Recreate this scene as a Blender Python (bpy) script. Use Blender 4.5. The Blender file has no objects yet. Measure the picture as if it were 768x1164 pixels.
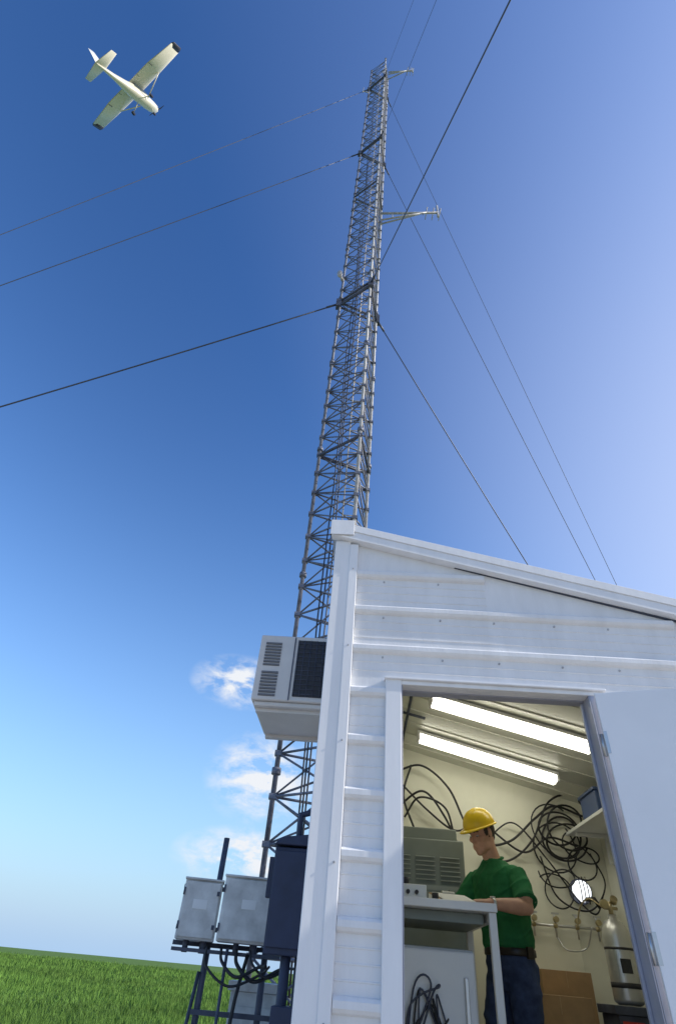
import bpy, bmesh, math, random
import numpy as np
from mathutils import Vector, Matrix, noise, Euler
from mathutils.bvhtree import BVHTree
random.seed(7); np.random.seed(7)
scene = bpy.context.scene
V = Vector
CAMZ = 1.03
SUN_AZ = 101.0; SUN_EL = 31.0

# ---------------------------------------------------------------- materials
def mat(name, col, rough=0.5, metal=0.0, var=0.10, scale=6.0, bump=0.0, bscale=60.0,
        stretch=(1,1,1), emit=None, estr=0.0, island=0.0, spec=0.5):
    m = bpy.data.materials.new(name); m.use_nodes = True
    nt = m.node_tree; N = nt.nodes; L = nt.links
    b = N["Principled BSDF"]
    b.inputs["Roughness"].default_value = rough
    b.inputs["Metallic"].default_value = metal
    b.inputs["Specular IOR Level"].default_value = spec
    tc = N.new("ShaderNodeTexCoord"); mp = N.new("ShaderNodeMapping")
    mp.inputs["Scale"].default_value = stretch
    L.new(tc.outputs["Object"], mp.inputs["Vector"])
    nz = N.new("ShaderNodeTexNoise"); nz.inputs["Scale"].default_value = scale
    nz.inputs["Detail"].default_value = 6; nz.inputs["Roughness"].default_value = 0.6
    L.new(mp.outputs[0], nz.inputs["Vector"])
    r = N.new("ShaderNodeValToRGB")
    r.color_ramp.elements[0].position = 0.3; r.color_ramp.elements[1].position = 0.7
    r.color_ramp.elements[0].color = tuple(c*(1-var) for c in col)+(1,)
    r.color_ramp.elements[1].color = tuple(min(1,c*(1+var)) for c in col)+(1,)
    L.new(nz.outputs["Fac"], r.inputs["Fac"])
    out = r.outputs[0]
    if island > 0:
        g = N.new("ShaderNodeNewGeometry"); hs = N.new("ShaderNodeHueSaturation")
        mr = N.new("ShaderNodeMapRange")
        mr.inputs["To Min"].default_value = 1-island; mr.inputs["To Max"].default_value = 1+island
        L.new(g.outputs["Random Per Island"], mr.inputs["Value"])
        L.new(mr.outputs[0], hs.inputs["Value"]); L.new(out, hs.inputs["Color"])
        out = hs.outputs[0]
    L.new(out, b.inputs["Base Color"])
    rr = N.new("ShaderNodeMapRange")
    rr.inputs["To Min"].default_value = max(0.02, rough-0.08); rr.inputs["To Max"].default_value = min(1, rough+0.1)
    L.new(nz.outputs["Fac"], rr.inputs["Value"]); L.new(rr.outputs[0], b.inputs["Roughness"])
    if bump > 0:
        n2 = N.new("ShaderNodeTexNoise"); n2.inputs["Scale"].default_value = bscale
        n2.inputs["Detail"].default_value = 4
        L.new(mp.outputs[0], n2.inputs["Vector"])
        bp = N.new("ShaderNodeBump"); bp.inputs["Strength"].default_value = bump
        bp.inputs["Distance"].default_value = 0.01
        L.new(n2.outputs["Fac"], bp.inputs["Height"]); L.new(bp.outputs[0], b.inputs["Normal"])
    if emit:
        b.inputs["Emission Color"].default_value = emit+(1,)
        b.inputs["Emission Strength"].default_value = estr
    return m

M = {}
M['white'] = mat('white_siding_paint', (.77,.77,.775), .45, 0, .07, 3, .12, 30, (3,3,.6), spec=.3)
M['trim']  = mat('white_trim_paint', (.81,.81,.815), .42, 0, .05, 4, .05, 20, (3,3,.5), spec=.3)
M['door']  = mat('door_paint', (.85,.85,.86), .55, 0, .03, 3, .05, 120, spec=.25)
M['jamb']  = mat('jamb_grey_paint', (.38,.39,.46), .4, .2, .12, 6)
M['rake_shade']   = mat('rake_shadow_strip', (.06,.07,.10), .9)  # dark tone standing in for shade below the rake trim
M['roof']  = mat('roof_metal', (.6,.61,.63), .35, .5, .08)
M['liner'] = mat('interior_liner', (.78,.77,.65), .45, 0, .05, 3, .03, 30)
M['ceil']  = mat('ceiling_liner', (.70,.70,.62), .35, 0, .05, 3)
M['floor'] = mat('plywood_floor', (.28,.22,.15), .7, 0, .2, 5)
M['galv']  = mat('galvanised_steel', (.42,.42,.43), .5, .2, .3, 8)
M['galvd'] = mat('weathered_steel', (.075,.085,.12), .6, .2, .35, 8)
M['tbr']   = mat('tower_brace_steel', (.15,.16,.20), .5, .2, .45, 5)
M['wire']  = mat('steel_wire', (.06,.07,.10), .5, .2, .1)
M['black'] = mat('black_rubber', (.015,.015,.017), .45, 0, .2)
M['dark']  = mat('dark_mesh', (.03,.03,.035), .6, 0, .3, 60)
M['ac']    = mat('ac_enamel', (.66,.62,.58), .45, 0, .07, 5, .03, 40)
M['acv']   = mat('ac_louver', (.16,.16,.17), .5, 0, .1)
M['gbox']  = mat('grey_enclosure', (.62,.62,.60), .5, .0, .22, 9, .08, 25)
M['navy']  = mat('navy_enclosure', (.028,.036,.075), .5, .1, .2, 9)
M['cab']   = mat('cabinet_grey_green', (.20,.23,.21), .4, .1, .08)
M['louv']  = mat('cabinet_louver_grey', (.28,.31,.29), .4, .1, .08)
M['fridge']= mat('white_enamel', (.75,.76,.76), .3, 0, .03)
M['card']  = mat('cardboard', (.38,.24,.12), .8, 0, .12, 12)
M['tape']  = mat('packing_tape', (.5,.36,.2), .3)
M['silver']= mat('brushed_metal', (.62,.62,.62), .38, .85, .08, 10)
M['brass'] = mat('brass', (.50,.42,.25), .35, .8, .1)
M['blue']  = mat('blue_plastic', (.05,.09,.22), .4)
M['red']   = mat('red_label', (.55,.04,.03), .5)
M['paper'] = mat('paper', (.82,.82,.80), .7, 0, .03)
M['tube']  = mat('fluorescent_lens', (.9,.9,.84), .4, emit=(1.0,.97,.80), estr=7.0)
M['lamp']  = mat('lamp_globe', (.9,.9,.9), .4, emit=(.9,.95,1.0), estr=1.6)
M['skin']  = mat('skin', (.58,.32,.22), .5, 0, .08, 20, .06, 150)
M['shirt'] = mat('green_cotton', (.026,.165,.060), .85, 0, .25, 9, .7, 14, (1,1,.6), spec=.2)
M['jeans'] = mat('blue_denim', (.045,.065,.135), .85, 0, .40, 14, .5, 22, spec=.2)
M['hair']  = mat('dark_hair', (.035,.022,.015), .6, 0, .3, 60, .4, 120)
M['boot']  = mat('boot_leather', (.12,.07,.04), .6)
M['belt']  = mat('belt_leather', (.02,.014,.01), .4)
M['hat']   = mat('yellow_hardhat', (.88,.60,.02), .25, 0, .03)
M['eye']   = mat('eye_white', (.55,.52,.48), .3)
M['plane'] = mat('aircraft_white', (.80,.75,.64), .3, 0, .05)
M['pdark'] = mat('aircraft_dark_trim', (.03,.03,.05), .35)
M['glass'] = mat('aircraft_glass', (.05,.07,.09), .08)
M['conc']  = mat('concrete', (.35,.34,.32), .85, 0, .15, 10, .3, 40)
M['galvlit']  = mat('galv_pipe_lit', (.55,.50,.42), .5, .3, .2)  # galvanised steel with the sunlit tan painted into its colour

# ---------------------------------------------------------------- mesh builder
class MB:
    def __init__(s): s.v=[]; s.f=[]; s.m=[]; s.s=[]
    def add(s, vs, fs, mi=0, sm=False):
        o=len(s.v); s.v += [tuple(v) for v in vs]
        for f in fs:
            s.f.append(tuple(i+o for i in f)); s.m.append(mi); s.s.append(sm)
    def box(s, lo, hi, mi=0, T=None, taper=None):
        x0,y0,z0=lo; x1,y1,z1=hi
        vs=[V(p) for p in ((x0,y0,z0),(x1,y0,z0),(x1,y1,z0),(x0,y1,z0),(x0,y0,z1),(x1,y0,z1),(x1,y1,z1),(x0,y1,z1))]
        if T: vs=[T@v for v in vs]
        s.add(vs,[(0,3,2,1),(4,5,6,7),(0,1,5,4),(1,2,6,5),(2,3,7,6),(3,0,4,7)],mi)
    def prism(s, poly, b0, b1, mi=0):
        n=len(poly)
        vs=[(a,b0,z) for a,z in poly]+[(a,b1,z) for a,z in poly]
        s.add(vs,[tuple(range(n)),tuple(range(2*n-1,n-1,-1))]+[(i,i+n,(i+1)%n+n,(i+1)%n) for i in range(n)],mi)
    def extr(s, prof, a0, a1, mi=0):
        n=len(prof)
        vs=[(a0,b,z) for b,z in prof]+[(a1,b,z) for b,z in prof]
        s.add(vs,[tuple(range(n)),tuple(range(2*n-1,n-1,-1))]+[(i,i+n,(i+1)%n+n,(i+1)%n) for i in range(n)],mi)
    def tube(s, pts, rad, n=8, mi=0, sm=True):
        pts=[V(p) for p in pts]; k=len(pts)
        if not hasattr(rad,'__len__'): rad=[rad]*k
        d=(pts[1]-pts[0]).normalized()
        u=d.orthogonal().normalized(); vs=[]
        for i,p in enumerate(pts):
            if i==0: t=pts[1]-pts[0]
            elif i==k-1: t=pts[-1]-pts[-2]
            else: t=(pts[i+1]-pts[i]).normalized()+(pts[i]-pts[i-1]).normalized()
            t.normalize(); u=(u-t*u.dot(t)).normalized(); w=t.cross(u)
            for j in range(n):
                a=2*math.pi*j/n
                vs.append(p+(u*math.cos(a)+w*math.sin(a))*rad[i])
        fs=[]
        for i in range(k-1):
            for j in range(n):
                fs.append((i*n+j,i*n+(j+1)%n,(i+1)*n+(j+1)%n,(i+1)*n+j))
        o=len(s.v); s.add(vs,fs,mi,sm)
        s.f.append(tuple(o+j for j in range(n-1,-1,-1))); s.m.append(mi); s.s.append(False)
        s.f.append(tuple(o+(k-1)*n+j for j in range(n))); s.m.append(mi); s.s.append(False)
    def loft(s, rings, mi=0, sm=True):
        n=len(rings[0]); k=len(rings)
        vs=[p for r in rings for p in r]
        fs=[(i*n+j,i*n+(j+1)%n,(i+1)*n+(j+1)%n,(i+1)*n+j) for i in range(k-1) for j in range(n)]
        o=len(s.v); s.add(vs,fs,mi,sm)
        s.f.append(tuple(o+j for j in range(n-1,-1,-1))); s.m.append(mi); s.s.append(False)
        s.f.append(tuple(o+(k-1)*n+j for j in range(n))); s.m.append(mi); s.s.append(False)
    def ell(s, c, r, mi=0, T=None, nu=16, nv=10):
        c=V(c); vs=[]; 
        for i in range(1,nv):
            th=math.pi*i/nv
            for j in range(nu):
                ph=2*math.pi*j/nu
                vs.append(c+V((r[0]*math.sin(th)*math.cos(ph), r[1]*math.sin(th)*math.sin(ph), r[2]*math.cos(th))))
        vs.append(c+V((0,0,r[2]))); vs.append(c-V((0,0,r[2])))
        if T: vs=[T@v for v in vs]
        t=len(vs)-2; b=len(vs)-1; fs=[]
        for i in range(nv-2):
            for j in range(nu):
                fs.append((i*nu+j,(i+1)*nu+j,(i+1)*nu+(j+1)%nu,i*nu+(j+1)%nu))
        for j in range(nu):
            fs.append((t,j,(j+1)%nu)); fs.append((b,(nv-2)*nu+(j+1)%nu,(nv-2)*nu+j))
        s.add(vs,fs,mi,True)
    def obj(s, name, mats, parent=None, bevel=0.0, world=None):
        me=bpy.data.meshes.new(name); me.from_pydata(s.v,[],s.f)
        for m in mats: me.materials.append(m)
        me.polygons.foreach_set('material_index', s.m)
        me.polygons.foreach_set('use_smooth', s.s)
        bm=bmesh.new(); bm.from_mesh(me)
        bmesh.ops.recalc_face_normals(bm, faces=bm.faces); bm.to_mesh(me); bm.free()
        me.update()
        o=bpy.data.objects.new(name, me); scene.collection.objects.link(o)
        if parent: o.parent=parent
        if world is not None: o.matrix_world=world
        if bevel>0:
            md=o.modifiers.new('bevel','BEVEL'); md.width=bevel; md.segments=2
            md.limit_method='ANGLE'; md.angle_limit=math.radians(50)
        return o

def root(name, mw=None):
    e=bpy.data.objects.new(name,None); e.empty_display_size=.3
    scene.collection.objects.link(e)
    if mw is not None: e.matrix_world=mw
    return e

def spline(pts, k=8):
    pts=[V(p) for p in pts]; out=[]
    P=[pts[0]*2-pts[1]]+pts+[pts[-1]*2-pts[-2]]
    for i in range(1,len(P)-2):
        for j in range(k):
            t=j/k; a,b,c,d=P[i-1],P[i],P[i+1],P[i+2]
            out.append(.5*((2*b)+(c-a)*t+(2*a-5*b+4*c-d)*t*t+(3*b-a-3*c+d)*t**3))
    out.append(pts[-1]); return out

# ---------------------------------------------------------------- camera
cam=bpy.data.cameras.new('camera'); co=bpy.data.objects.new('camera',cam)
scene.collection.objects.link(co); scene.camera=co
cam.sensor_fit='VERTICAL'; cam.sensor_height=36; cam.lens=617/1164*36
cam.clip_start=.05; cam.clip_end=20000
X=V((.9955,-.0612,.0716)); X.normalize()
F=V((0,.760,.650)).normalized(); F=(F-X*F.dot(X)).normalized()
Y=(-F).cross(X)
m=Matrix.Identity(4)
for i in range(3):
    m[i][0]=X[i]; m[i][1]=Y[i]; m[i][2]=-F[i]
m[0][3],m[1][3],m[2][3]=0,0,CAMZ
co.matrix_world=m

# ---------------------------------------------------------------- sky & sun
az=math.radians(SUN_AZ); el=math.radians(SUN_EL)
sd=V((math.sin(az)*math.cos(el),math.cos(az)*math.cos(el),math.sin(el)))
w=bpy.data.worlds.new('sky'); scene.world=w; w.use_nodes=True
nt=w.node_tree; N=nt.nodes; L=nt.links; N.clear()
out=N.new('ShaderNodeOutputWorld'); bg=N.new('ShaderNodeBackground'); bg.inputs['Strength'].default_value=.10
sky=N.new('ShaderNodeTexSky'); sky.sky_type='NISHITA'; sky.sun_disc=False
sky.sun_elevation=el; sky.sun_rotation=az
sky.air_density=1.2; sky.dust_density=.4; sky.ozone_density=3.0
hsv=N.new('ShaderNodeHueSaturation'); hsv.inputs['Saturation'].default_value=1.14; hsv.inputs['Value'].default_value=1.12
L.new(sky.outputs[0],hsv.inputs['Color'])
gam=N.new('ShaderNodeGamma'); gam.inputs['Gamma'].default_value=1.5; L.new(hsv.outputs[0],gam.inputs['Color'])
tc=N.new('ShaderNodeTexCoord')
def math_(op,a,b=None,clamp=False):
    n=N.new('ShaderNodeMath'); n.operation=op; n.use_clamp=clamp
    for i,x in enumerate((a,b)):
        if x is None: continue
        if isinstance(x,(int,float)): n.inputs[i].default_value=x
        else: L.new(x,n.inputs[i])
    return n.outputs[0]
def mixc(f,a,bcol):
    mx=N.new('ShaderNodeMix'); mx.data_type='RGBA'; L.new(f,mx.inputs['Factor']); L.new(a,mx.inputs['A']); mx.inputs['B'].default_value=bcol+(1,)
    return mx.outputs['Result']
sep=N.new('ShaderNodeSeparateXYZ'); L.new(tc.outputs['Generated'],sep.inputs[0])
zc=math_('MAXIMUM',sep.outputs['Z'],0.0)
haze=math_('EXPONENT',math_('MULTIPLY',math_('POWER',zc,1.3),-4.4))
dt=N.new('ShaderNodeVectorMath'); dt.operation='DOT_PRODUCT'; L.new(tc.outputs['Generated'],dt.inputs[0]); dt.inputs[1].default_value=tuple(sd)
gl=math_('POWER',math_('DIVIDE',math_('SUBTRACT',dt.outputs['Value'],.20),.62,True),1.5)
gl=math_('MULTIPLY',gl,math_('MULTIPLY',math_('SUBTRACT',1.10,zc),1.8),True)
c1=mixc(haze,gam.outputs[0],(4.3,6.2,8.7))
c2=mixc(gl,c1,(6.9,7.7,9.8))
def cloud(center, rx, rz):
    sub=N.new('ShaderNodeVectorMath'); sub.operation='SUBTRACT'; L.new(tc.outputs['Generated'],sub.inputs[0]); sub.inputs[1].default_value=center
    sc=N.new('ShaderNodeVectorMath'); sc.operation='MULTIPLY'; L.new(sub.outputs[0],sc.inputs[0]); sc.inputs[1].default_value=(1/rx,1/rx,1/rz)
    ln=N.new('ShaderNodeVectorMath'); ln.operation='LENGTH'; L.new(sc.outputs[0],ln.inputs[0])
    return math_('SUBTRACT',1.0,ln.outputs['Value'],True)
cs=[cloud((-.135,.914,.376),.095,.045), cloud((-.080,.965,.240),.10,.075), cloud((-.09,.987,.130),.12,.045)]
acc=math_('MAXIMUM',math_('MAXIMUM',cs[0],cs[1]),cs[2])
mp=N.new('ShaderNodeMapping'); mp.inputs['Scale'].default_value=(1,1,1.9); L.new(tc.outputs['Generated'],mp.inputs[0])
nz=N.new('ShaderNodeTexNoise'); nz.inputs['Scale'].default_value=20; nz.inputs['Detail'].default_value=8; nz.inputs['Roughness'].default_value=.60
nz.inputs['Distortion'].default_value=.25
L.new(mp.outputs[0],nz.inputs['Vector'])
mr=N.new('ShaderNodeMapRange'); mr.inputs['From Min'].default_value=.41; mr.inputs['From Max'].default_value=.72; L.new(nz.outputs['Fac'],mr.inputs['Value'])
cf=math_('MULTIPLY',math_('MULTIPLY',acc,mr.outputs[0]),2.6,True)
c3=mixc(cf,c2,(8.7,9.0,9.5))
L.new(c3,bg.inputs['Color']); L.new(bg.outputs[0],out.inputs[0])

sl=bpy.data.lights.new('sun','SUN'); sl.energy=5.0; sl.angle=math.radians(.5); sl.color=(1,.95,.87)
so=bpy.data.objects.new('sun',sl); scene.collection.objects.link(so)
so.rotation_euler=sd.to_track_quat('Z','Y').to_euler(); so.location=sd*60

# ---------------------------------------------------------------- ground
g=MB(); n=60; ext=6000
def gc(i):
    t=(i/n)*2-1; return math.copysign(abs(t)**3.5,t)*ext
vs=[]
for i in range(n+1):
    for j in range(n+1):
        x=gc(i); y=gc(j); r=math.hypot(x,y)
        z=0
        if r>60: z=noise.noise(V((x*.0022,y*.0022,1.3)))*min(1,(r-60)/500)*3.0
        vs.append((x,y,z))
fs=[(i*(n+1)+j,(i+1)*(n+1)+j,(i+1)*(n+1)+j+1,i*(n+1)+j+1) for i in range(n) for j in range(n)]
g.add(vs,fs,0,True)
gm=mat('field_soil_grass',(.095,.165,.035),.95,0,.35,.10,.5,3,(1,1,1),spec=.1)
g.obj('ground',[gm])
g=MB(); g.add([(-45,-9,.004),(25,-9,.004),(25,10.5,.004),(-45,10.5,.004)],[(0,1,2,3)])
g.obj('bounce_yard',[mat('bounce_gravel',(.42,.39,.34),.95,0,.25,14,.8,40,spec=.1)])  # unseen pale sheet added to bounce neutral light onto wall and AC
g=MB()
for i in range(8): 
    x0=-50+i*12.5; g.add([(x0,-50,.004),(x0+12.5,-50,.004),(x0+12.5,-9.01,.004),(x0,-9.01,.004)],[(0,1,2,3)])
g.obj('bounce_field',[mat('bounce_stubble',(.42,.34,.20),.95,0,.25,2,.8,12,spec=.1)])  # unseen straw sheet added behind the camera to bounce warm light up

nb=190000
u=np.random.rand(nb)
yy=11.0*(12.0**u); xx=(np.random.rand(nb)*1.15-.75)*yy*1.0
nb=len(yy)
h=(.05+.10*np.random.rand(nb))*(1+.35*np.sin(xx*.7+yy*.31)*np.sin(yy*.23))*(1+yy/60)
wd=.0045*np.maximum(1,yy/8)*(0.7+.6*np.random.rand(nb))
an=np.random.rand(nb)*math.pi
lx=np.random.randn(nb)*.05; ly=np.random.randn(nb)*.05
co_=np.zeros((nb,3,3),dtype=np.float32)
co_[:,0,0]=xx-np.cos(an)*wd; co_[:,0,1]=yy-np.sin(an)*wd
co_[:,1,0]=xx+np.cos(an)*wd; co_[:,1,1]=yy+np.sin(an)*wd
co_[:,2,0]=xx+lx; co_[:,2,1]=yy+ly; co_[:,2,2]=h
me=bpy.data.meshes.new('grass'); me.vertices.add(nb*3); me.vertices.foreach_set('co',co_.ravel())
me.loops.add(nb*3); me.loops.foreach_set('vertex_index',np.arange(nb*3,dtype=np.int32))
me.polygons.add(nb); me.polygons.foreach_set('loop_start',np.arange(0,nb*3,3,dtype=np.int32))
me.polygons.foreach_set('loop_total',np.full(nb,3,dtype=np.int32)); me.update(); me.validate()
me.materials.append(mat('grass_blades',(.110,.205,.038),.7,0,.45,.12,island=.40,spec=.15))
scene.collection.objects.link(bpy.data.objects.new('grass_field',me))

# ---------------------------------------------------------------- equipment shelter
MBD=Matrix.Translation((.013,2.735,0))@Matrix.Rotation(math.radians(-4.8),4,'Z')
S=.24; W=2.55; D=3.25; FL=.2
top=lambda a:3.14-S*a
sh=root('equipment_shelter',MBD)
b=MB()
DL,DR,DT=.40,1.336,2.196
b.prism([(0,.08),(DL,.08),(DL,top(DL)),(0,top(0))],0,.1)
b.prism([(DL,DT),(DR,DT),(DR,top(DR)),(DL,top(DL))],0,.1)
b.prism([(DR,.08),(W,.08),(W,top(W)),(DR,top(DR))],0,.1)
b.prism([(0,.08),(W,.08),(W,top(W)),(0,top(0))],D-.1,D)
b.box((0,.1,.08),(.1,D-.1,top(.0)-.03))
b.box((W-.1,.1,.08),(W,D-.1,top(W)-.001))
b.obj('walls',[M['white']],sh)
r=MB(); sc=MB()
zk=[2.642-.2403*k for k in range(-1,11)]
for z in zk:
    prof=[(.002,z-.034),(-.018,z-.026),(-.027,z-.014),(-.027,z+.008),(-.016,z+.019),(.002,z+.024)]
    am=min(W-.06,(3.10-z)/S-.02)
    segs=[(.139,am)] if z>2.25 else [(.139,.318),(1.405,W-.06)]
    for a0,a1 in segs:
        r.extr(prof,a0,a1)
        for dz in (.075,.125,.175):
            zz=z-dz
            if zz<.12 or (z>2.25 and zz<2.27 and a1>.4): continue
            r.extr([(.001,zz-.005),(-.0032,zz-.002),(-.0032,zz+.002),(.001,zz+.005)],a0,min(a1,a1))
    if z>2.25:
        a=.3
        while a<am-.05:
            sc.tube([(a,.001,z-.050),(a,-.006,z-.050)],.0055,8); a+=.31+.02*math.sin(a*9)
for z in [q/10 for q in range(4,31,5)]:
    sc.tube([(.112,-.020,z),(.112,-.034,z)],.0045,8)
r.obj('siding_ribs',[M['white']],sh)
sc.obj('screws',[M['galv']],sh)
t=MB()
t.box((-.006,-.024,.07),(.088,.0,top(0)-.03))
t.box((.086,-.030,.07),(.137,-.001,top(.1)-.03))
t.box((-.008,-.002,.07),(-.001,.12,top(0)-.03))
t.box((.318,-.034,FL),(.398,.0,DT+.03))
t.box((.398,-.030,DT),(1.41,.0,DT+.022))
t.box((.310,-.046,DT+.022),(1.42,.0,DT+.034))
t.box((W-.06,-.024,.07),(W+.006,0,top(W)-.03))
t.obj('corner_and_door_trim',[M['trim']],sh,.004)
t=MB()
t.box((DL-.001,-.028,FL),(DL+.004,.102,DT))
t.box((1.331,-.030,FL),(1.3355,.104,DT-.003))
t.box((1.337,-.030,FL),(1.404,-.001,DT-.001))
t.box((DL+.005,.04,DT-.006),(1.330,.104,DT-.001))
t.box((DL+.0,-.05,FL-.03),(1.336,.11,FL+.004))
t.box((1.318,.055,FL+.01),(1.3305,.075,DT-.01))
t.obj('door_jamb',[M['jamb']],sh,.002)
t=MB()
def slab(mb,a0,a1,b0,b1,o0,o1,base=lambda a:3.14-S*a,mi=0):
    mb.prism([(a0,base(a0)+o0),(a1,base(a1)+o0),(a1,base(a1)+o1),(a0,base(a0)+o1)],b0,b1,mi)
slab(t,-.03,W+.1,.002,D+.06,.002,.075)
for i in range(9):
    bb=.2+i*.36
    slab(t,-.03,W+.1,bb,bb+.05,.077,.10)
t.obj('roof',[M['roof']],sh)
t=MB()
slab(t,-.034,W+.12,-.058,-.001,-.012,.094)
slab(t,-.036,W+.12,-.064,-.0595,.045,.097)
t.box((-.042,-.07,3.13),(.105,-.066,3.245))
t.obj('rake_trim',[M['trim']],sh,.004)
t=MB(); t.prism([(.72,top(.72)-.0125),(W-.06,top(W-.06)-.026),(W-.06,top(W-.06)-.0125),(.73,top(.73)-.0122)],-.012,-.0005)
t.obj('rake_shadow_strip',[M['rake_shade']],sh)  # dark wedge shaped as the shadow line under the rake trim
t=MB()
t.box((.1,.1,.12),(W-.1,D-.1,FL))
t.obj('floor',[M['floor']],sh)
cb=lambda a:3.03-S*a
t=MB()
t.prism([(.102,FL+.002),(W-.104,FL+.002),(W-.104,cb(W-.1)),(.102,cb(.1))],D-.108,D-.102)
t.box((.102,.11,FL+.002),(.107,D-.11,cb(.1)-.02))
t.box((W-.108,.11,FL+.002),(W-.102,D-.11,cb(W-.1)-.002))
t.prism([(.108,FL+.002),(DL-.002,FL+.002),(DL-.002,cb(DL)),(.108,cb(.108))],.103,.108)
t.prism([(DL-.002,DT+.004),(DR+.006,DT+.004),(DR+.006,cb(DR)),(DL-.002,cb(DL))],.103,.108)
t.prism([(DR+.006,FL+.002),(W-.11,FL+.002),(W-.11,cb(W)),(DR+.006,cb(DR))],.105,.108)
for a in [.5,.9,1.3,1.7,2.1]:
    t.box((a,D-.112,FL+.01),(a+.02,D-.1075,cb(a)-.01))
for bb in [.7,1.3,1.9,2.5]:
    t.box((W-.112,bb,FL+.01),(W-.1075,bb+.02,cb(W)-.0))
t.obj('interior_liner',[M['liner']],sh)
t=MB(); slab(t,.10,W-.1,.102,D-.1,0,.012,cb)
for i in range(10):
    bb=.25+i*.3; slab(t,.11,W-.11,bb,bb+.03,-.008,-.001,cb)
t.obj('ceiling',[M['ceil']],sh)
t=MB(); t.box((.05,.05,.0),(W-.05,D-.05,.079)); t.obj('foundation',[M['conc']],sh)
dm=Matrix.Translation((1.352,-.045,0))@Matrix.Rotation(math.radians(-18.2),4,'Z')
t=MB(); t.box((0.0,-.045,.215),(.92,0,2.185),0,dm)
t.obj('door_leaf',[M['door']],sh,.004)
t=MB()
for z in (.45,1.2,1.95):
    t.tube([dm@V((-.008,-.002,z-.05)),dm@V((-.008,-.002,z+.05))],.009,10)
    t.box((.0,-.047,z-.05),(.014,-.0455,z+.05),0,dm)
t.tube([dm@V((.85,-.046,1.15)),dm@V((.85,-.10,1.15))],.012,10); t.ell((0,0,0),(.028,.028,.028),0,dm@Matrix.Translation((.85,-.11,1.15)))
t.obj('door_hardware',[M['silver']],sh)

for (a0,a1,bb) in ((.76,1.95,1.66),(.74,1.93,2.56)):
    e=root('fluorescent_light',MBD)
    t=MB()
    slab(t,a0-.02,a1+.02,bb-.09,bb+.09,-.035,-.010,cb)
    slab(t,a0-.02,a0-.002,bb-.085,bb+.085,-.085,-.0351,cb); slab(t,a1+.002,a1+.02,bb-.085,bb+.085,-.085,-.0351,cb)
    t.obj('housing',[M['trim']],e,.002)
    t=MB()
    prof=[(-.075,-.036),(-.078,-.06),(-.06,-.08),(-.02,-.088),(.02,-.088),(.06,-.08),(.078,-.06),(.075,-.036)]
    vs=[(a0,bb+p,cb(a0)+q) for p,q in prof]+[(a1,bb+p,cb(a1)+q) for p,q in prof]; k=len(prof)
    t.add(vs,[tuple(range(k)),tuple(range(2*k-1,k-1,-1))]+[(i,i+k,(i+1)%k+k,(i+1)%k) for i in range(k)])
    t.obj('diffuser',[M['tube']],e)
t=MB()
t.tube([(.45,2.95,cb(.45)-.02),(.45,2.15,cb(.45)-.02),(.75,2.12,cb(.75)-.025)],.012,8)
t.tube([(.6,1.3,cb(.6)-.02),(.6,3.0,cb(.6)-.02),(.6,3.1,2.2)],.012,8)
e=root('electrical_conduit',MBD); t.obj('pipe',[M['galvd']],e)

# ---------------------------------------------------------------- interior objects
def R(name): return root(name,MBD)
e=R('workbench'); t=MB()
TB=1.40
t.box((.34,.93,TB-.040),(.975,1.78,TB),0)
t.obj('bench_top',[M['fridge']],e,.004)
t=MB()
for (a,bb) in ((.93,.945),(.93,1.72),(.36,.945),(.36,1.72)):
    t.box((a,bb,FL+.002),(a+.04,bb+.04,TB-.0405))
t.box((.935,.986,TB-.08),(.965,1.719,TB-.042))
t.obj('bench_frame',[M['fridge']],e,.003)
t=MB(); t.box((.41,1.05,TB-.09),(.92,1.70,TB-.0415)); t.obj('drawer_tray',[M['cab']],e,.003)
e=R('mini_refrigerator'); t=MB()
t.box((.42,1.15,FL+.01),(.87,1.66,1.20)); t.obj('body',[M['fridge']],e,.012)
t=MB(); t.box((.425,1.105,FL+.05),(.865,1.146,1.19)); t.obj('door',[M['fridge']],e,.012)
t=MB(); t.box((.80,1.08,.85),(.82,1.104,1.08)); t.obj('handle',[M['silver']],e,.003)
e=R('cable_tangle'); t=MB()
for i in range(8):
    p=[(.47+.26*random.random(),1.06+.03*random.random(),.60+.44*random.random()) for _ in range(5)]
    p=[(.45,1.07,.4+.05*i)]+p+[(.75,1.06,.3+.06*i)]
    t.tube(spline(p,9),.005,6,i%2)
t.obj('cables',[M['black'],M['galvd']],e)
e=R('test_instrument'); t=MB()
t.box((.42,1.15,TB+.004),(.62,1.36,TB+.085)); t.obj('case',[M['fridge']],e,.006)
t=MB()
for i in range(3):
    t.tube([(.46+.05*i,1.149,TB+.045),(.46+.05*i,1.13,TB+.045)],.011,12)
t.tube([(.5,1.2,TB+.086),(.5,1.2,TB+.12)],.02,12); t.tube([(.68,1.25,TB+.001),(.68,1.25,TB+.06)],.02,12)
t.obj('knobs',[M['dark']],e)
e=R('clipboard'); t=MB()
Tc=Matrix.Translation((.81,1.32,TB+.045))@Matrix.Rotation(math.radians(12),4,'Z')@Matrix.Rotation(math.radians(14),4,'X')
t.box((-.12,-.15,-.004),(.12,.15,.0),1,Tc); t.box((-.105,-.14,.001),(.105,.13,.006),0,Tc); t.box((-.04,.12,.007),(.04,.145,.016),2,Tc)
t.box((-.12,-.15,-.03),(.12,.15,-.0045),0,Tc)
t.obj('board',[M['paper'],M['card'],M['silver']],e)
e=R('equipment_cabinet'); t=MB()
t.box((.42,2.30,FL+.01),(1.04,2.85,1.93)); t.box((.46,2.36,1.931),(1.0,2.8,2.02)); t.obj('case',[M['cab']],e,.008)
t=MB()
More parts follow.
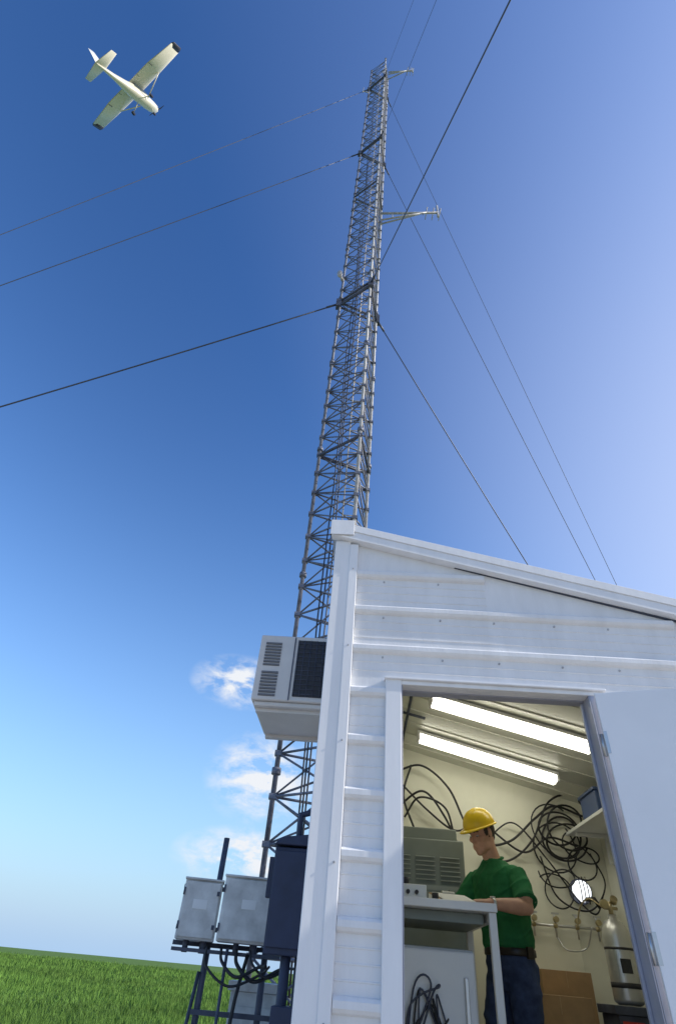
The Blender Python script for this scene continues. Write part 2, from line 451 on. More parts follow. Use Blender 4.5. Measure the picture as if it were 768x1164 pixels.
for j in range(3):
    for i in range(6):
        z=1.66+.03*i
        t.extr([(2.300,z),(2.285,z-.006),(2.285,z-.010),(2.300,z-.006)],.47+.19*j,.62+.19*j)
t.box((.46,2.296,1.59),(1.0,2.2995,1.62)); t.obj('louvers',[M['louv']],e)
e=R('wall_shelf'); t=MB()
t.box((2.12,1.75,2.18),(2.44,3.10,2.205)); 
for bb in (1.9,2.9): t.box((2.40,bb,1.95),(2.44,bb+.03,2.179)); t.box((2.15,bb,2.15),(2.399,bb+.03,2.179))
t.obj('board',[M['fridge']],e,.002)
e=R('plastic_crate'); t=MB()
t.box((2.14,2.25,2.21),(2.38,2.62,2.37)); t.box((2.125,2.235,2.371),(2.395,2.635,2.395)); t.obj('crate',[M['blue']],e,.006)
e=R('coaxial_cable_bundle'); t=MB()
WB=D-.115
def coil(ca,cz,rad,nl,r=.009,ph=0.0):
    pts=[]
    for i in range(nl*32):
        s_=i/32*14
        th=2*math.pi*i/32+ph
        q=rad*(1+.20*math.sin(s_*.37+ph)+.06*math.sin(s_*.9)); 
        pts.append((ca+.06*math.sin(s_*.11)+q*math.cos(th), WB-.03-.05*(.5+.5*math.sin(s_*.23)), cz+.07*math.cos(s_*.17)+q*.85*math.sin(th)))
    t.tube(pts,r,6)
coil(2.10,2.20,.17,4); coil(2.0,2.14,.21,2,.007,1.); coil(2.2,2.02,.13,2,.007,2.); coil(1.95,1.80,.13,2,.006,3.)
def cab(p,r=.009): t.tube(spline([(a,WB-.02-dd,z) for a,dd,z in p],12),r,6)
cab([(.55,.1,2.62),(.8,.12,2.68),(1.05,.1,2.5),(1.2,.08,2.2),(1.35,.1,2.05),(1.6,.06,2.1),(1.85,.05,2.3),(2.05,.04,2.42),(2.3,.04,2.35)],.010)
cab([(.55,.05,2.30),(.8,.12,2.45),(1.0,.1,2.25),(1.15,.06,1.95)],.010)
cab([(.6,.06,2.52),(.85,.06,2.30),(1.1,.05,2.15),(1.35,.04,2.22),(1.7,.04,2.02),(1.95,.05,2.15),(2.2,.04,2.1)],.009)
cab([(.62,.2,2.2),(.75,.3,2.35),(.98,.3,2.28),(1.06,.28,2.03)],.009)
cab([(1.3,.04,1.98),(1.55,.04,1.94),(1.8,.04,2.12),(2.0,.05,2.45),(2.25,.04,2.52),(2.38,.04,2.3)],.009)
cab([(1.4,.04,2.12),(1.65,.04,2.25),(1.9,.06,1.98),(2.1,.04,1.72),(2.25,.04,1.6),(2.35,.04,1.75)],.007)
cab([(1.85,.04,2.0),(1.95,.04,1.7),(2.2,.06,1.62),(2.38,.04,1.82),(2.3,.04,2.05)],.007)
cab([(.7,.05,2.7),(.62,.1,2.4),(.72,.12,2.1),(.68,.1,2.0)],.010)
t.obj('cables',[M['black']],e)
e=R('wall_lamp'); t=MB()
t.tube([(2.17,WB+.004,1.76),(2.17,WB-.03,1.76)],.095,24); t.obj('base',[M['galvd']],e)
t=MB(); t.ell((2.17,WB-.05,1.76),(.08,.05,.08)); t.obj('globe',[M['lamp']],e)
t=MB()
for i in range(3): t.tube([(2.17+.03*(i-1),WB-.12,1.66),(2.17+.03*(i-1),WB-.13,1.76),(2.17+.03*(i-1),WB-.10,1.86)],.004,6)
t.tube([(2.17,WB-.06,1.70),(2.24,WB-.12,1.70),(2.28,WB-.12,1.64)],.018,8); t.obj('guard',[M['black']],e)
e=R('gas_pipe_manifold'); t=MB()
t.tube([(1.6,WB-.04,1.50),(2.38,WB-.04,1.50)],.010,8)
for a in (1.72,1.9,2.08,2.25):
    t.tube([(a,WB-.04,1.42),(a,WB-.04,1.58)],.008,8,0); t.tube([(a,WB-.06,1.54),(a,WB-.10,1.54)],.022,10,1)
    t.ell((a,WB-.04,1.5),(.02,.02,.02),1); t.box((a-.03,WB-.08,1.575),(a+.03,WB-.06,1.587),0)
t.tube(spline([(1.9,WB-.05,1.42),(1.95,WB-.1,1.34),(2.1,WB-.12,1.36),(2.15,WB-.2,1.5)]),.006,6,0)
t.obj('pipes',[M['silver'],M['brass']],e)
e=R('gas_cylinder'); t=MB()
def lathe(mb,c,prof,n=24,mi=0):
    rings=[[V((c[0]+r*math.cos(2*math.pi*j/n),c[1]+r*math.sin(2*math.pi*j/n),z)) for j in range(n)] for r,z in prof]
    mb.loft(rings,mi)
gx,gy=2.13,2.40
lathe(t,(gx,gy),[(.07,1.03),(.095,1.045),(.098,1.06),(.098,1.40),(.09,1.45),(.065,1.495),(.03,1.515),(.028,1.54)])
t.obj('bottle',[M['silver']],e)
t=MB(); t.tube([(gx,gy,1.54),(gx,gy,1.62)],.016,10); t.tube([(gx-.05,gy,1.58),(gx+.05,gy,1.58)],.011,8)
t.tube([(gx-.05,gy-.01,1.60),(gx-.05,gy-.04,1.60)],.03,14); t.tube([(gx+.03,gy,1.62),(gx+.03,gy-.03,1.64)],.026,14)
t.tube(spline([(gx-.05,gy,1.58),(gx-.12,gy+.1,1.64),(gx-.1,gy+.4,1.6),(gx-.05,WB-.05,1.5)]),.006,6)
t.obj('regulator',[M['brass']],e)
t=MB(); lathe(t,(gx,gy),[(.0992,1.12),(.0992,1.15)]); lathe(t,(gx,gy),[(.0992,1.33),(.0992,1.345)])
t.box((gx-.04,gy-.1005,1.2),(gx+.03,gy-.09,1.28))
t.obj('bands',[M['dark']],e)
e=R('steel_stand'); t=MB()
t.box((1.98,2.24,FL+.01),(2.30,2.56,.98)); t.box((1.96,2.22,.981),(2.32,2.58,1.028)); t.obj('stand',[M['galvd']],e,.004)
t=MB(); t.box((2.0,2.234,.80),(2.14,2.2385,.95)); t.obj('warning_label',[M['red']],e)
for i,(lo,hi) in enumerate([((1.42,2.40,FL+.005),(1.90,2.80,.64)),((1.44,2.42,.645),(1.88,2.79,1.05)),((1.62,2.83,FL+.005),(2.06,3.12,.72)),((1.66,2.83,.725),(2.04,3.11,1.20))]):
    e=R('cardboard_box'); t=MB(); t.box(lo,hi,0)
    ym=(lo[1]+hi[1])/2; t.box((lo[0]-.0015,ym-.03,lo[2]+.03),(hi[0]+.0015,ym+.03,hi[2]+.0015),1)
    xm=(lo[0]+hi[0])/2; t.box((xm-.002,lo[1]-.001,hi[2]-.1),(xm+.002,hi[1],hi[2]+.001),1)
    t.obj('carton',[M['card'],M['tape']],e,.003)

# ---------------------------------------------------------------- air conditioner
e=R('air_conditioner')
a0,a1,b0,b1,z0,z1=-.49,-.012,.56,1.20,2.27,2.74
t=MB(); t.box((a0,b0,z0+.03),(a1,b1,z1)); t.box((a0+.02,b0+.02,z0),(a1,b1-.02,z0+.029)); t.obj('case',[M['ac']],e,.008)
t=MB()
t.box((-.235,b0-.004,z0+.06),(-.03,b0-.0005,z1-.03),0)
for k in range(2):
    zb=z0+.07+k*.2
    for i in range(8):
        z=zb+.021*i
        t.extr([(b0-.001,z),(b0-.007,z-.002),(b0-.007,z-.012),(b0-.001,z-.016)],a0+.04,a0+.145,1)
t.obj('grilles',[M['dark'],M['acv']],e)
t=MB()
for i in range(12):
    z=z0+.075+.031*i
    t.tube([(-.235,b0-.007,z),(-.03,b0-.007,z)],.0022,5)
for i in range(6):
    a=-.235+.041*i
    t.tube([(a,b0-.009,z0+.06),(a,b0-.009,z1-.03)],.0022,5)
t.box((-.262,b0-.006,z0+.035),(-.255,b0-.0005,z1-.01)); 
t.obj('wire_guard',[M['galvd']],e)
t=MB()
t.box((a0+.03,b0+.06,z0-.022),(-.003,b0+.10,z0-.001)); t.box((a0+.03,b1-.10,z0-.022),(-.003,b1-.06,z0-.001))
t.box((-.012,b0+.06,z0-.20),(-.003,b0+.10,z0-.023)); t.box((-.012,b1-.10,z0-.20),(-.003,b1-.06,z0-.023))
t.obj('bracket',[M['ac']],e)

# ---------------------------------------------------------------- electrical gear left of shelter
def ebox(name,x0,x1,y0,y1,z0,z1,mt,rot=0):
    c=((x0+x1)/2,(y0+y1)/2,0)
    e=root(name,Matrix.Translation(c)@Matrix.Rotation(rot,4,'Z'))
    w_,d_=(x1-x0)/2,(y1-y0)/2
    t=MB(); t.box((-w_,-d_,z0),(w_,d_,z1)); t.obj('enclosure',[M[mt]],e,.008)
    t=MB(); t.box((-w_+.012,-d_-.014,z0+.012),(w_-.012,-d_-.001,z1-.012)); 
    t.box((-w_-.006,-d_-.018,z1-.004),(w_+.006,d_,z1+.008)); t.obj('lid',[M[mt]],e,.005)
    t=MB()
    for z in (z0+.07,z1-.07): 
        t.tube([(-w_+.004,-d_-.016,z-.02),(-w_+.004,-d_-.016,z+.02)],.006,6); t.box((w_-.03,-d_-.024,z-.012),(w_-.012,-d_-.0145,z+.012))
    t.box((-.05,-d_-.0165,(z0+z1)/2),(.04,-d_-.0145,(z0+z1)/2+.05),1)
    t.tube([(-.05,0,z0-.06),(-.05,0,z0+.01)],.018,8); t.tube([(.06,0,z0-.06),(.06,0,z0+.01)],.022,8)
    t.obj('hardware',[M['galvd'],M['paper']],e)
    return e
ebox('electrical_box',-.775,-.53,4.36,4.52,1.145,1.46,'gbox',.12)
ebox('electrical_box',-.51,-.155,4.32,4.52,1.15,1.49,'gbox',.06)
e=root('electrical_disconnect',MBD); t=MB()
t.box((-.28,1.02,1.10),(-.035,1.30,1.60)); t.prism([(-.29,1.61),(-.03,1.61),(-.03,1.68),(-.24,1.65)],1.0,1.31)
t.obj('enclosure',[M['navy']],e,.006)
t=MB(); t.box((-.27,1.006,1.13),(-.045,1.018,1.58)); t.box((-.31,1.05,1.35),(-.281,1.09,1.55)); t.tube([(-.16,1.1,.2),(-.16,1.1,1.10)],.028,10); t.tube([(-.08,1.15,.2),(-.08,1.15,1.10)],.035,10)
t.tube([(-.16,1.15,1.6),(-.16,1.15,1.80),(-.02,1.15,1.84)],.02,8)
t.box((-.20,1.0,.35),(-.04,1.2,.90)); t.obj('conduit_and_cover',[M['navy']],e,.004)
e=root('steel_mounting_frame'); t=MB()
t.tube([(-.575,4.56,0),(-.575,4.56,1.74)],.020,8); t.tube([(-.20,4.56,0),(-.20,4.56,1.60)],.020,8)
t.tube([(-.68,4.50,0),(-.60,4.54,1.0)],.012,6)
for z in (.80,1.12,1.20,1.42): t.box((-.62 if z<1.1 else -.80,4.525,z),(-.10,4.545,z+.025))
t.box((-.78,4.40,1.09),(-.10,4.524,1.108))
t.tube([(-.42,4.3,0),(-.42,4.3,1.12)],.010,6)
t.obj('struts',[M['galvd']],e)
e=root('power_cable_loops'); t=MB()
for i in range(4):
    x0=-.55+.09*i; x1=-.12+.03*i-.2*random.random()
    dz=.10+.13*random.random(); yy_=4.30+.15*random.random()
    t.tube(spline([(x0,yy_,1.12),(x0+.02,yy_-.03,1.12-dz*.6),((x0+x1)/2,yy_-.08,1.10-dz),(x1,yy_-.06,1.12-dz*.7),(x1+.05,yy_-.2,1.05)]),.007+.002*(i%3),6)
t.tube(spline([(-.3,4.4,1.1),(-.34,4.35,.85),(-.36,4.35,.4),(-.36,4.35,.02)]),.012,6)
t.obj('cables',[M['black']],e)
e=root('utility_pedestal',Matrix.Translation((-.25,4.9,0))); t=MB()
t.box((-.15,-.15,0),(.15,.15,.92)); t.box((-.17,-.17,.921),(.17,.17,.97)); t.box((-.12,-.158,.2),(.12,-.151,.85)); t.obj('pedestal',[M['gbox']],e,.01)

# ---------------------------------------------------------------- radio tower
TX,TY=.11,7.5; TH=42.8
tw=root('radio_tower',Matrix.Translation((TX,TY,0)))
angs=[math.radians(a) for a in (174.5,43,-73)]
RR=.59
leg=[V((RR*math.cos(a),RR*math.sin(a),0)) for a in angs]
t=MB()
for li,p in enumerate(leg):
    t.tube([p,p+V((0,0,TH))],.033,8,1 if li==0 else 0)  # left leg gets darker steel, its shaded side put into the colour
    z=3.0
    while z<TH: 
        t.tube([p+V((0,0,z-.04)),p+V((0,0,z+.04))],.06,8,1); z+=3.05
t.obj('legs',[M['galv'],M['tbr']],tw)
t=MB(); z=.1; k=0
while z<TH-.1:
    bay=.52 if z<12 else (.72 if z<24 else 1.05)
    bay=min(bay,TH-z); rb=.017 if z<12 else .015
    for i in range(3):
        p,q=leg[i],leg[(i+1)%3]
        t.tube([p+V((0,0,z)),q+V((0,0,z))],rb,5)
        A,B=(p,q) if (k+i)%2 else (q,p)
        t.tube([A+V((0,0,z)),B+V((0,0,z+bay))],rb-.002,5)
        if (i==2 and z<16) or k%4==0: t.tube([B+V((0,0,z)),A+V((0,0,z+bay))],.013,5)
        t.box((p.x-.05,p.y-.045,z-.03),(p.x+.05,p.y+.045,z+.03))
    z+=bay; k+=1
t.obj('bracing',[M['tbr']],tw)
t=MB()
for dx in (-.12,.12): t.tube([(.10+dx,.18,.3),(.10+dx,.18,TH-.5)],.012,5)
z=.4
while z<TH-.6: t.tube([(-.02,.18,z),(.22,.18,z)],.009,4); z+=.34 if z<14 else .68
t.obj('climbing_ladder',[M['galvlit']],tw)
t=MB()
for i in range(3):
    p=leg[0]*.55+leg[2]*.45; x=p.x+.05*i; y=p.y-.03*i
    pts=[(x+.02*math.sin(z*.9+i),y+.02*math.cos(z*.7+i),z) for z in np.arange(.5,TH-2-9*i,1.5)]
    t.tube(pts,.012,5)
t.obj('feed_lines',[M['black']],tw)
levels=[14.9,27.4,38.2]
t=MB()
for z in levels+[22.5,8.9]:
    big=z in levels
    for i in range(3):
        p,q=leg[i]*1.06,leg[(i+1)%3]*1.06
        for dz in ((-.12,.12) if big else (0,)):
            t.tube([p+V((0,0,z+dz)),q+V((0,0,z+dz))],.03,6)
        if big:
            t.box((p.x-.07,p.y-.07,z-.18),(p.x+.07,p.y+.07,z+.18))
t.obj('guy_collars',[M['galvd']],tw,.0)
t=MB()
def arm(z,L_,y=-.1,dirx=1):
    x0=.4*dirx; 
    t.tube([(x0,y,z),(x0+L_*dirx,y-.15,z+.1)],.04,6); t.tube([(x0,y,z-.55),(x0+L_*.8*dirx,y-.15,z+.05)],.03,6)
    t.tube([(x0,y+.35,z),(x0+L_*.75*dirx,y-.12,z+.06)],.03,6)
    for k in range(4):
        f=.2+.18*k; t.tube([(x0+L_*f*dirx,y-.15*f,z+.1*f),(x0+L_*f*dirx,y-.1*f,z-.55+.6*f*1.2)],.016,5)
    t.tube([(x0+L_*dirx,y-.15,z-.25),(x0+L_*dirx,y-.15,z+.7)],.034,6)
    for k in range(3): t.tube([(x0+L_*(.8+.12*k)*dirx,y-.3,z+.1),(x0+L_*(.8+.12*k)*dirx,y+.1,z+.1)],.016,5)
arm(20.9,1.9); arm(41.9,1.4)
t.tube([(.1,.1,TH-.2),(.1,.1,TH+1.0)],.03,6)
t.tube([(-.6,0,16.1),(-.68,-.1,16.2)],.04,6); t.ell((-.70,-.1,16.3),(.08,.08,.16))
t.tube([(-.6,0,37.2),(-.9,-.05,37.2)],.025,6); t.tube([(-.9,-.05,36.9),(-.9,-.05,37.9)],.02,6)
t.obj('antennas',[M['galv']],tw)
t=MB(); t.box((-.9,-.9,0),(.9,.9,.25)); t.obj('tower_base',[M['conc']],tw,.02)

anch=[V((-25,9.9,.3)),V((18.4,24.5,.3)),V((5.3,-16,.3))]
for ai,A in enumerate(anch):
    for li,z in enumerate(levels):
        p=V((TX,TY,z))+leg[ai]*1.1
        d=(A-p); pts=[p+d*s_+V((0,0,-.35*4*s_*(1-s_))) for s_ in [k/14 for k in range(15)]]
        e=root('guy_wire'); t=MB(); t.tube(pts,[.019,.014,.013][li] if ai==0 else ([.015,.012,.011][li] if ai==1 else [.012,.007,.007][li]),6)
        q=p+d*.012
        t.tube([p,q],.03,6); t.obj('strand',[M['wire']],e)
    e=root('guy_anchor'); t=MB(); t.box((A.x-.4,A.y-.4,0),(A.x+.4,A.y+.4,.28)); t.tube([A,A+V((0,0,.25))],.05,8); t.obj('block',[M['conc']],e,.02)

# ---------------------------------------------------------------- airplane
pm=Matrix.Translation((-21.95,14.56,60.69+CAMZ))@Euler((-3.2811,4.0975,-2.1076)).to_matrix().to_4x4()@Matrix.Rotation(math.radians(7),4,'Y')
ap=root('airplane',pm)
t=MB()
def ring(x,cy,cz,ry,rz,n=16,pw=.75):
    o=[]
    for j in range(n):
        a=2*math.pi*j/n; c,s=math.cos(a),math.sin(a)
        o.append(V((x,cy+ry*math.copysign(abs(c)**pw,c),cz+rz*math.copysign(abs(s)**pw,s))))
    return o
t.loft([ring(2.15,0,-.05,.15,.15),ring(2.05,0,-.05,.36,.32),ring(1.5,0,-.05,.46,.40),ring(.9,0,-.02,.50,.46),ring(.4,0,.15,.52,.60),ring(-.9,0,.15,.50,.56),ring(-1.8,0,.1,.38,.40),ring(-3.2,0,.14,.20,.23),ring(-5.0,0,.2,.08,.12),ring(-5.2,0,.2,.03,.06)])
t.obj('fuselage',[M['plane']],ap)
t=MB()
t.loft([ring(.93,0,.38,.42,.16),ring(.6,0,.52,.48,.20),ring(-.9,0,.5,.48,.18),ring(-1.3,0,.4,.36,.12)]); 
for s_ in (-1,1): t.box((-1.0,s_*.505-.01,.15),(.5,s_*.505+.02,.55))
t.obj('windows',[M['glass']],ap)
def foil(x0,chord,y,z,th,n=12):
    o=[]
    for j in range(n):
        a=2*math.pi*j/n
        xx_=math.cos(a); yt=th*math.sin(a)*(.55+.45*xx_)
        o.append(V((x0-chord/2+chord/2*xx_,y,z+yt)))
    return o
t=MB()
t.loft([foil(.45,1.2,-5.3,.86,.07),foil(.5,1.65,-2.6,.80,.11),foil(.5,1.70,0,.74,.13),foil(.5,1.65,2.6,.80,.11),foil(.45,1.2,5.3,.86,.07)])
t.obj('wing',[M['plane']],ap)
t=MB()
for s_ in (-1,1):
    t.loft([foil(.455,1.22,s_*5.05,.857,.085),foil(.46,1.22,s_*5.3,.862,.08),foil(.36,.95,s_*5.52,.88,.05)])
    t.box((-1.12,s_*1.2,.735),(-.62,s_*1.2+.03,.77)); 
    t.loft([foil(-.62,.5,s_*2.7,.72,.02),foil(-.62,.5,s_*2.74,.72,.02)])
t.obj('wing_tips',[M['pdark']],ap)
t=MB()
t.loft([foil(-4.3,.6,-1.7,.22,.03),foil(-4.1,1.1,0,.22,.05),foil(-4.3,.6,1.7,.22,.03)])
t.obj('tailplane',[M['plane']],ap)
t=MB()
def ffoil(x0,ch,z,th,n=12): return [V((x0-ch/2+ch/2*math.cos(2*math.pi*j/n), th*math.sin(2*math.pi*j/n)*(.55+.45*math.cos(2*math.pi*j/n)), z)) for j in range(n)]
t.loft([ffoil(-3.6,1.6,.25,.06),ffoil(-4.2,1.05,.8,.05),ffoil(-4.65,.7,1.45,.03)])
t.obj('fin',[M['trim']],ap)
t=MB()
for s_ in (-1,1):
    t.tube([(.35,s_*.5,-.30),(.30,s_*2.6,.70)],.045,6)
    t.tube([(-.1,s_*.4,-.35),(-.15,s_*1.15,-.75)],[.05,.03],6)
t.tube([(1.35,0,-.4),(1.45,0,-.8)],.04,6)
t.obj('struts',[M['plane']],ap)
t=MB()
for s_ in (-1,1): t.tube([(-.15,s_*1.20-.08,-.8),(-.15,s_*1.20+.08,-.8)],.19,16)
t.tube([(1.45,-.06,-.85),(1.45,.06,-.85)],.15,16)
t.tube([(2.24,0,-.05),(2.26,.45,.05),(2.25,.92,.1)],[.05,.05,.02],6); t.tube([(2.24,0,-.05),(2.26,-.45,-.15),(2.25,-.92,-.2)],[.05,.05,.02],6)
for s_ in (-1,1): t.box((2.0,s_*.24-.10,-.12),(2.1,s_*.24+.10,.05))
t.obj('wheels_and_propeller',[M['pdark']],ap)
t=MB(); t.loft([ring(2.1,0,-.05,.17,.17,16,1),ring(2.3,0,-.05,.12,.12,16,1),ring(2.42,0,-.05,.02,.02,16,1)])
t.obj('spinner',[M['trim']],ap)

# ---------------------------------------------------------------- man
fwd=V((-.88,-.47,0)).normalized(); lft=V((-fwd.y,fwd.x,0))
mm=Matrix.Identity(4)
for i in range(3): mm[i][0]=fwd[i]; mm[i][1]=lft[i]; mm[i][2]=(0,0,1)[i]
mm.translation=V((1.375,4.45,FL+.004))
man=root('man',mm)
SK,SH,JE,HA,BO=0,1,2,3,4
t=MB()
def er(cf,cl,z,rf,rl,n=28,pw=.85):
    o=[]
    for j in range(n):
        a=2*math.pi*j/n; c,s=math.cos(a),math.sin(a)
        o.append(V((cf+rf*math.copysign(abs(c)**pw,c),cl+rl*math.copysign(abs(s)**pw,s),z)))
    return o
t.loft([er(0,0,.84,.09,.15),er(-.005,0,.90,.125,.175),er(-.005,0,.97,.125,.172),er(0,0,1.045,.112,.160)],JE)
for s in (-1,1):
    hipx=-.0 if s>0 else .02
    t.tube([(0,s*.088,.95),(.005,s*.095,.86),(.02+hipx,s*.11,.70),(.035+hipx,s*.118,.52),(.0+hipx,s*.125,.34),(-.02+hipx,s*.13,.20),(-.025+hipx,s*.132,.085)],
           [.088,.098,.088,.068,.064,.060,.062],20,JE)
    fx=-.025+hipx
    t.tube([(fx,s*.132,.12),(fx,s*.132,.05)],[.042,.048],16,BO)
    t.loft([[V((fx+px,s*.135+py*wd_,pz)) for (py,pz) in ((-1,0.0),(-1,h_*.6),(-.5,h_),(.5,h_),(1,h_*.6),(1,0.0))] for px,wd_,h_ in ((-.08,.03,.07),(-.04,.042,.10),(.04,.045,.10),(.11,.052,.065),(.17,.048,.05),(.20,.02,.03))],BO)
t.loft([er(.0,0,1.035,.115,.162),er(.002,0,1.065,.131,.179),er(.002,0,1.10,.132,.180),er(.008,0,1.18,.130,.177),er(.022,0,1.28,.134,.186),er(.038,0,1.38,.136,.198),
        er(.046,0,1.44,.122,.192),er(.050,0,1.475,.100,.160),er(.058,0,1.505,.080,.110),er(.068,0,1.53,.067,.078)],SH)
for s in (-1,1):
    t.ell((.05,s*.172,1.428),(.072,.060,.066),SH)
t.tube([(.06,0,1.49),(.085,0,1.55),(.115,0,1.61),(.125,0,1.66)],[.062,.058,.058,.06],20,SK)
def arm_(sh_,el_,wr_):
    sh_,el_,wr_=V(sh_),V(el_),V(wr_)
    u=(el_-sh_)
    t.tube([sh_,sh_+u*.3,sh_+u*.66,sh_+u*.84],[.064,.066,.063,.070],20,SH)
    t.tube([sh_+u*.5,sh_+u*.85,el_,],[.046,.045,.040],18,SK)
    w=(wr_-el_)
    t.ell(tuple(el_),(.041,.041,.041),SK)
    t.tube([el_,el_+w*.2,el_+w*.55,wr_-w*.05,wr_],[.040,.046,.038,.027,.027],18,SK)
eL,wL=V((.13,.315,1.245)),V((.385,.245,1.243))
eR,wR=V((.19,-.28,1.235)),V((.42,-.14,1.243))
sL,sR=V((.05,.190,1.440)),V((.05,-.190,1.440))
arm_(sL,eL,wL); arm_(sR,eR,wR)
def hand(wr,dirv,thumb):
    d=V(dirv).normalized(); n_=V((0,0,1)); n_=(n_-d*n_.dot(d)).normalized(); sd_=n_.cross(d)*thumb
    P=lambda x,y,z: wr+d*x+sd_*y+n_*z
    rings=[]
    for x,hw,ht in ((-.01,.026,.022),(.02,.032,.020),(.05,.040,.018),(.08,.042,.016),(.098,.038,.012)):
        rings.append([P(x,hw*math.cos(2*math.pi*j/14),ht*math.sin(2*math.pi*j/14)+.002) for j in range(14)])
    t.loft(rings,SK)
    for k,(y,L_,sp) in enumerate(((.031,.070,.10),(.011,.079,.03),(-.011,.074,-.04),(-.030,.058,-.14))):
        p=V((.085,y,0)); pts=[p.copy()]; rad=[.0105]
        for seg,(fr,pt) in enumerate(((.42,14+3*k),(.32,34+4*k),(.26,52))):
            a=math.radians(pt); Ls=L_*fr
            p=p+V((math.cos(a)*math.cos(sp),math.sin(sp)*math.cos(a),-math.sin(a)))*Ls
            pts.append(p.copy()); rad.append((.0098,.0090,.0070)[seg])
        t.tube([P(*q) for q in pts],rad,10,SK)
        t.ell(tuple(P(*pts[-1])),(.0072,.0072,.0072),SK,None,10,6)
    q=[V((.018,.022,-.004)),V((.045,.045,-.012)),V((.070,.056,-.020)),V((.092,.054,-.028))]
    t.tube([P(*v) for v in q],[.015,.0135,.0115,.008],10,SK)
    t.ell(tuple(P(*q[-1])),(.0085,.0085,.0085),SK,None,10,6)
    return P
PL=hand(wL,(.145,-.075,-.006),-1)
PR=hand(wR,(.14,.06,-.006),1)
HT=Matrix.Translation((.160,0,1.685))@Matrix.Rotation(math.radians(6),4,'Z')@Matrix.Rotation(math.radians(24),4,'Y')
t.ell((-.012,0,.030),(.098,.076,.090),SK,HT,24,16)
t.ell((.028,0,-.030),(.066,.060,.082),SK,HT,24,16)
t.ell((.050,0,-.088),(.044,.044,.032),SK,HT)
t.ell((.078,0,-.102),(.022,.024,.018),SK,HT)
t.ell((.076,0,.026),(.016,.050,.012),SK,HT)
for s in (-1,1):
    t.ell((.066,s*.038,-.020),(.026,.022,.020),SK,HT)
    t.ell((.0,s*.078,-.004),(.018,.009,.031),SK,HT@Matrix.Rotation(0,4,'Z'))
    t.ell((.03,s*.046,-.070),(.045,.015,.032),SK,HT)
t.tube([HT@V(p) for p in ((.086,0,.020),(.098,0,.0),(.112,0,-.020),(.104,0,-.032))],[.007,.010,.0125,.009],12,SK)
for s in (-1,1): t.ell((.100,s*.011,-.028),(.009,.008,.007),SK,HT,10,6)
t.ell((.084,0,-.058),(.011,.022,.0055),SK,HT); t.ell((.082,0,-.069),(.011,.020,.0065),SK,HT)
t.ell((-.035,0,.012),(.082,.0795,.078),HA,HT,24,16)
t.ell((-.055,0,-.035),(.045,.060,.045),HA,HT)
for s in (-1,1): t.ell((.022,s*.066,.018),(.018,.012,.032),HA,HT)
src_v=[V(v) for v in t.v]; src_f=t.f[:]; src_m=t.m[:]
bvh=BVHTree.FromPolygons(src_v,src_f)
body=t.obj('body',[M['skin'],M['shirt'],M['jeans'],M['hair'],M['boot']],man)
md=body.modifiers.new('r','REMESH'); md.mode='VOXEL'; md.voxel_size=.0045; md.use_smooth_shade=True
ms=body.modifiers.new('s','SMOOTH'); ms.factor=.5; ms.iterations=3
bpy.context.view_layer.update()
dg=bpy.context.evaluated_depsgraph_get()
nm=bpy.data.meshes.new_from_object(body.evaluated_get(dg))
body.modifiers.clear(); body.data=nm
nm.materials.clear()
for k in ('skin','shirt','jeans','hair','boot'): nm.materials.append(M[k])
idx=[]
for p in nm.polygons:
    loc,nn,fi,dd=bvh.find_nearest(p.center)
    idx.append(src_m[fi] if fi is not None else 0)
nm.polygons.foreach_set('material_index',idx); nm.polygons.foreach_set('use_smooth',[True]*len(idx))
vl=[0]*len(nm.vertices)
for p,i in zip(nm.polygons,idx):
    for v in p.vertices: vl[v]=max(vl[v],i) if i in (1,2) else vl[v]
nrm=[v.normal.copy() for v in nm.vertices]
for v,l,nn in zip(nm.vertices,vl,nrm):
    if l in (1,2):
        c=v.co; q=V((c.x*7,c.y*7,c.z*11+3*c.x))
        rid=1-abs(noise.noise(V((c.x*6+c.z*5,c.y*6-c.z*4,c.z*6))))*2
        a=noise.noise(q)*.008+noise.noise(q*2.6)*.005+max(0,rid-.55)*.014
        if l==2: a*=.8
        edge=min(1,abs(c.z-1.53)/.04)
        v.co=c+nn*a*edge
nm.update()
def torus(mb,c,ax,r1,r2,rt,mi=0,n=30):
    ax=V(ax).normalized()
    u=(V((1,0,0))-ax*ax.x).normalized(); w_=ax.cross(u)
    pts=[V(c)+u*r1*math.cos(2*math.pi*j/n)+w_*r2*math.sin(2*math.pi*j/n) for j in range(n+1)]
    mb.tube(pts,rt,8,mi)
t=MB()
torus(t,(.070,0,1.533),(.35,0,1),.068,.074,.0075)
for s_,e_ in ((sL,eL),(sR,eR)):
    torus(t,s_+(e_-s_)*.835,e_-s_,.0705,.0705,.006)
t.obj('collar_and_hems',[M['shirt']],man)
t=MB()
for s in (-1,1):
    t.ell((.083,s*.029,.002),(.010,.012,.0045),0,HT,12,8); t.ell((.0905,s*.029,.0),(.0035,.0045,.0035),1,HT,10,6)
t.obj('eyes',[M['eye'],M['hair']],man)
t=MB()
for s in (-1,1): t.tube([HT@V((.091,s*.012,.026)),HT@V((.094,s*.03,.031)),HT@V((.082,s*.048,.026))],.004,6)
t.obj('eyebrows',[M['hair']],man)
t=MB()
w=(wL-eL).normalized(); pc=eL+(wL-eL)*.88
t.tube([pc-w*.009,pc+w*.009],.0325,20); t.tube([pc+V((0,0,.028)),pc+V((0,0,.037))],.017,16)
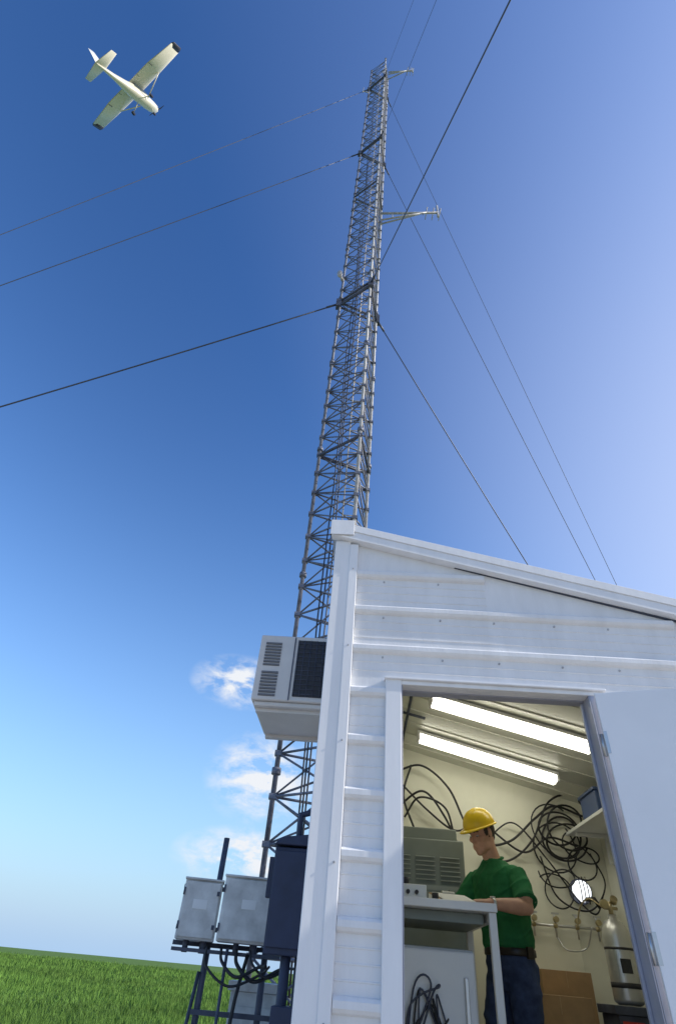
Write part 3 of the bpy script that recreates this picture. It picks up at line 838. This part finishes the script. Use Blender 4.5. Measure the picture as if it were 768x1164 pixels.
t.obj('wristwatch',[M['silver']],man)
t=MB()
t.loft([er(0,0,1.012,.126,.173),er(0,0,1.018,.129,.176),er(0,0,1.046,.128,.175),er(0,0,1.052,.124,.171)])
t.box((.125,-.02,1.012),(.134,.02,1.05),1); t.box((-.02,.17,1.0),(.03,.185,1.06),0)
t.obj('belt',[M['belt'],M['silver']],man)
t=MB()
t.tube([PR(.10,.045,-.03),PR(.02,.06,.08)],.004,8); t.obj('pen',[M['black']],man)
t=MB()
HH=HT@Matrix.Translation((-.004,0,.045))@Matrix.Rotation(math.radians(-4),4,'Y')
nu,nv=40,14; vs=[];fs=[]
for i in range(nv+1):
    th=(math.pi/2)*i/nv
    for j in range(nu):
        ph=2*math.pi*j/nu
        x=.128*math.cos(th)**.85*math.cos(ph); y=.106*math.cos(th)**.85*math.sin(ph) if i<nv else 0
        if i==nv: x=0
        z=.112*math.sin(th)
        z+= .007*math.exp(-(y/.014)**2)*math.sin(th) + .004*(math.exp(-((abs(y)-.042)/.01)**2))*math.sin(th)
        vs.append(HH@V((x,y,z)))
for i in range(nv):
    for j in range(nu): fs.append((i*nu+j,i*nu+(j+1)%nu,(i+1)*nu+(j+1)%nu,(i+1)*nu+j))
t.add(vs,fs,0,True)
rings=[]
for (dr,dz,ext_) in ((-.004,.004,0),(.010,.001,.7),(.013,-.004,1),(.010,-.008,.95),(-.006,-.006,0)):
    rr_=[]
    for j in range(nu):
        ph=2*math.pi*j/nu; e_=.045*max(0,math.cos(ph))**1.6*ext_
        rr_.append(HH@V(((.128+dr+e_)*math.cos(ph),(.106+dr+e_*.3)*math.sin(ph),dz-.25*e_)))
    rings.append(rr_)
k=len(rings)
t.add([p for r_ in rings for p in r_],[(i*nu+j,i*nu+(j+1)%nu,((i+1)%k)*nu+(j+1)%nu,((i+1)%k)*nu+j) for i in range(k) for j in range(nu)],0,True)
hb=t.obj('hard_hat',[M['hat']],man)

scene.view_settings.view_transform='Standard'; scene.view_settings.look='None'; scene.view_settings.exposure=0
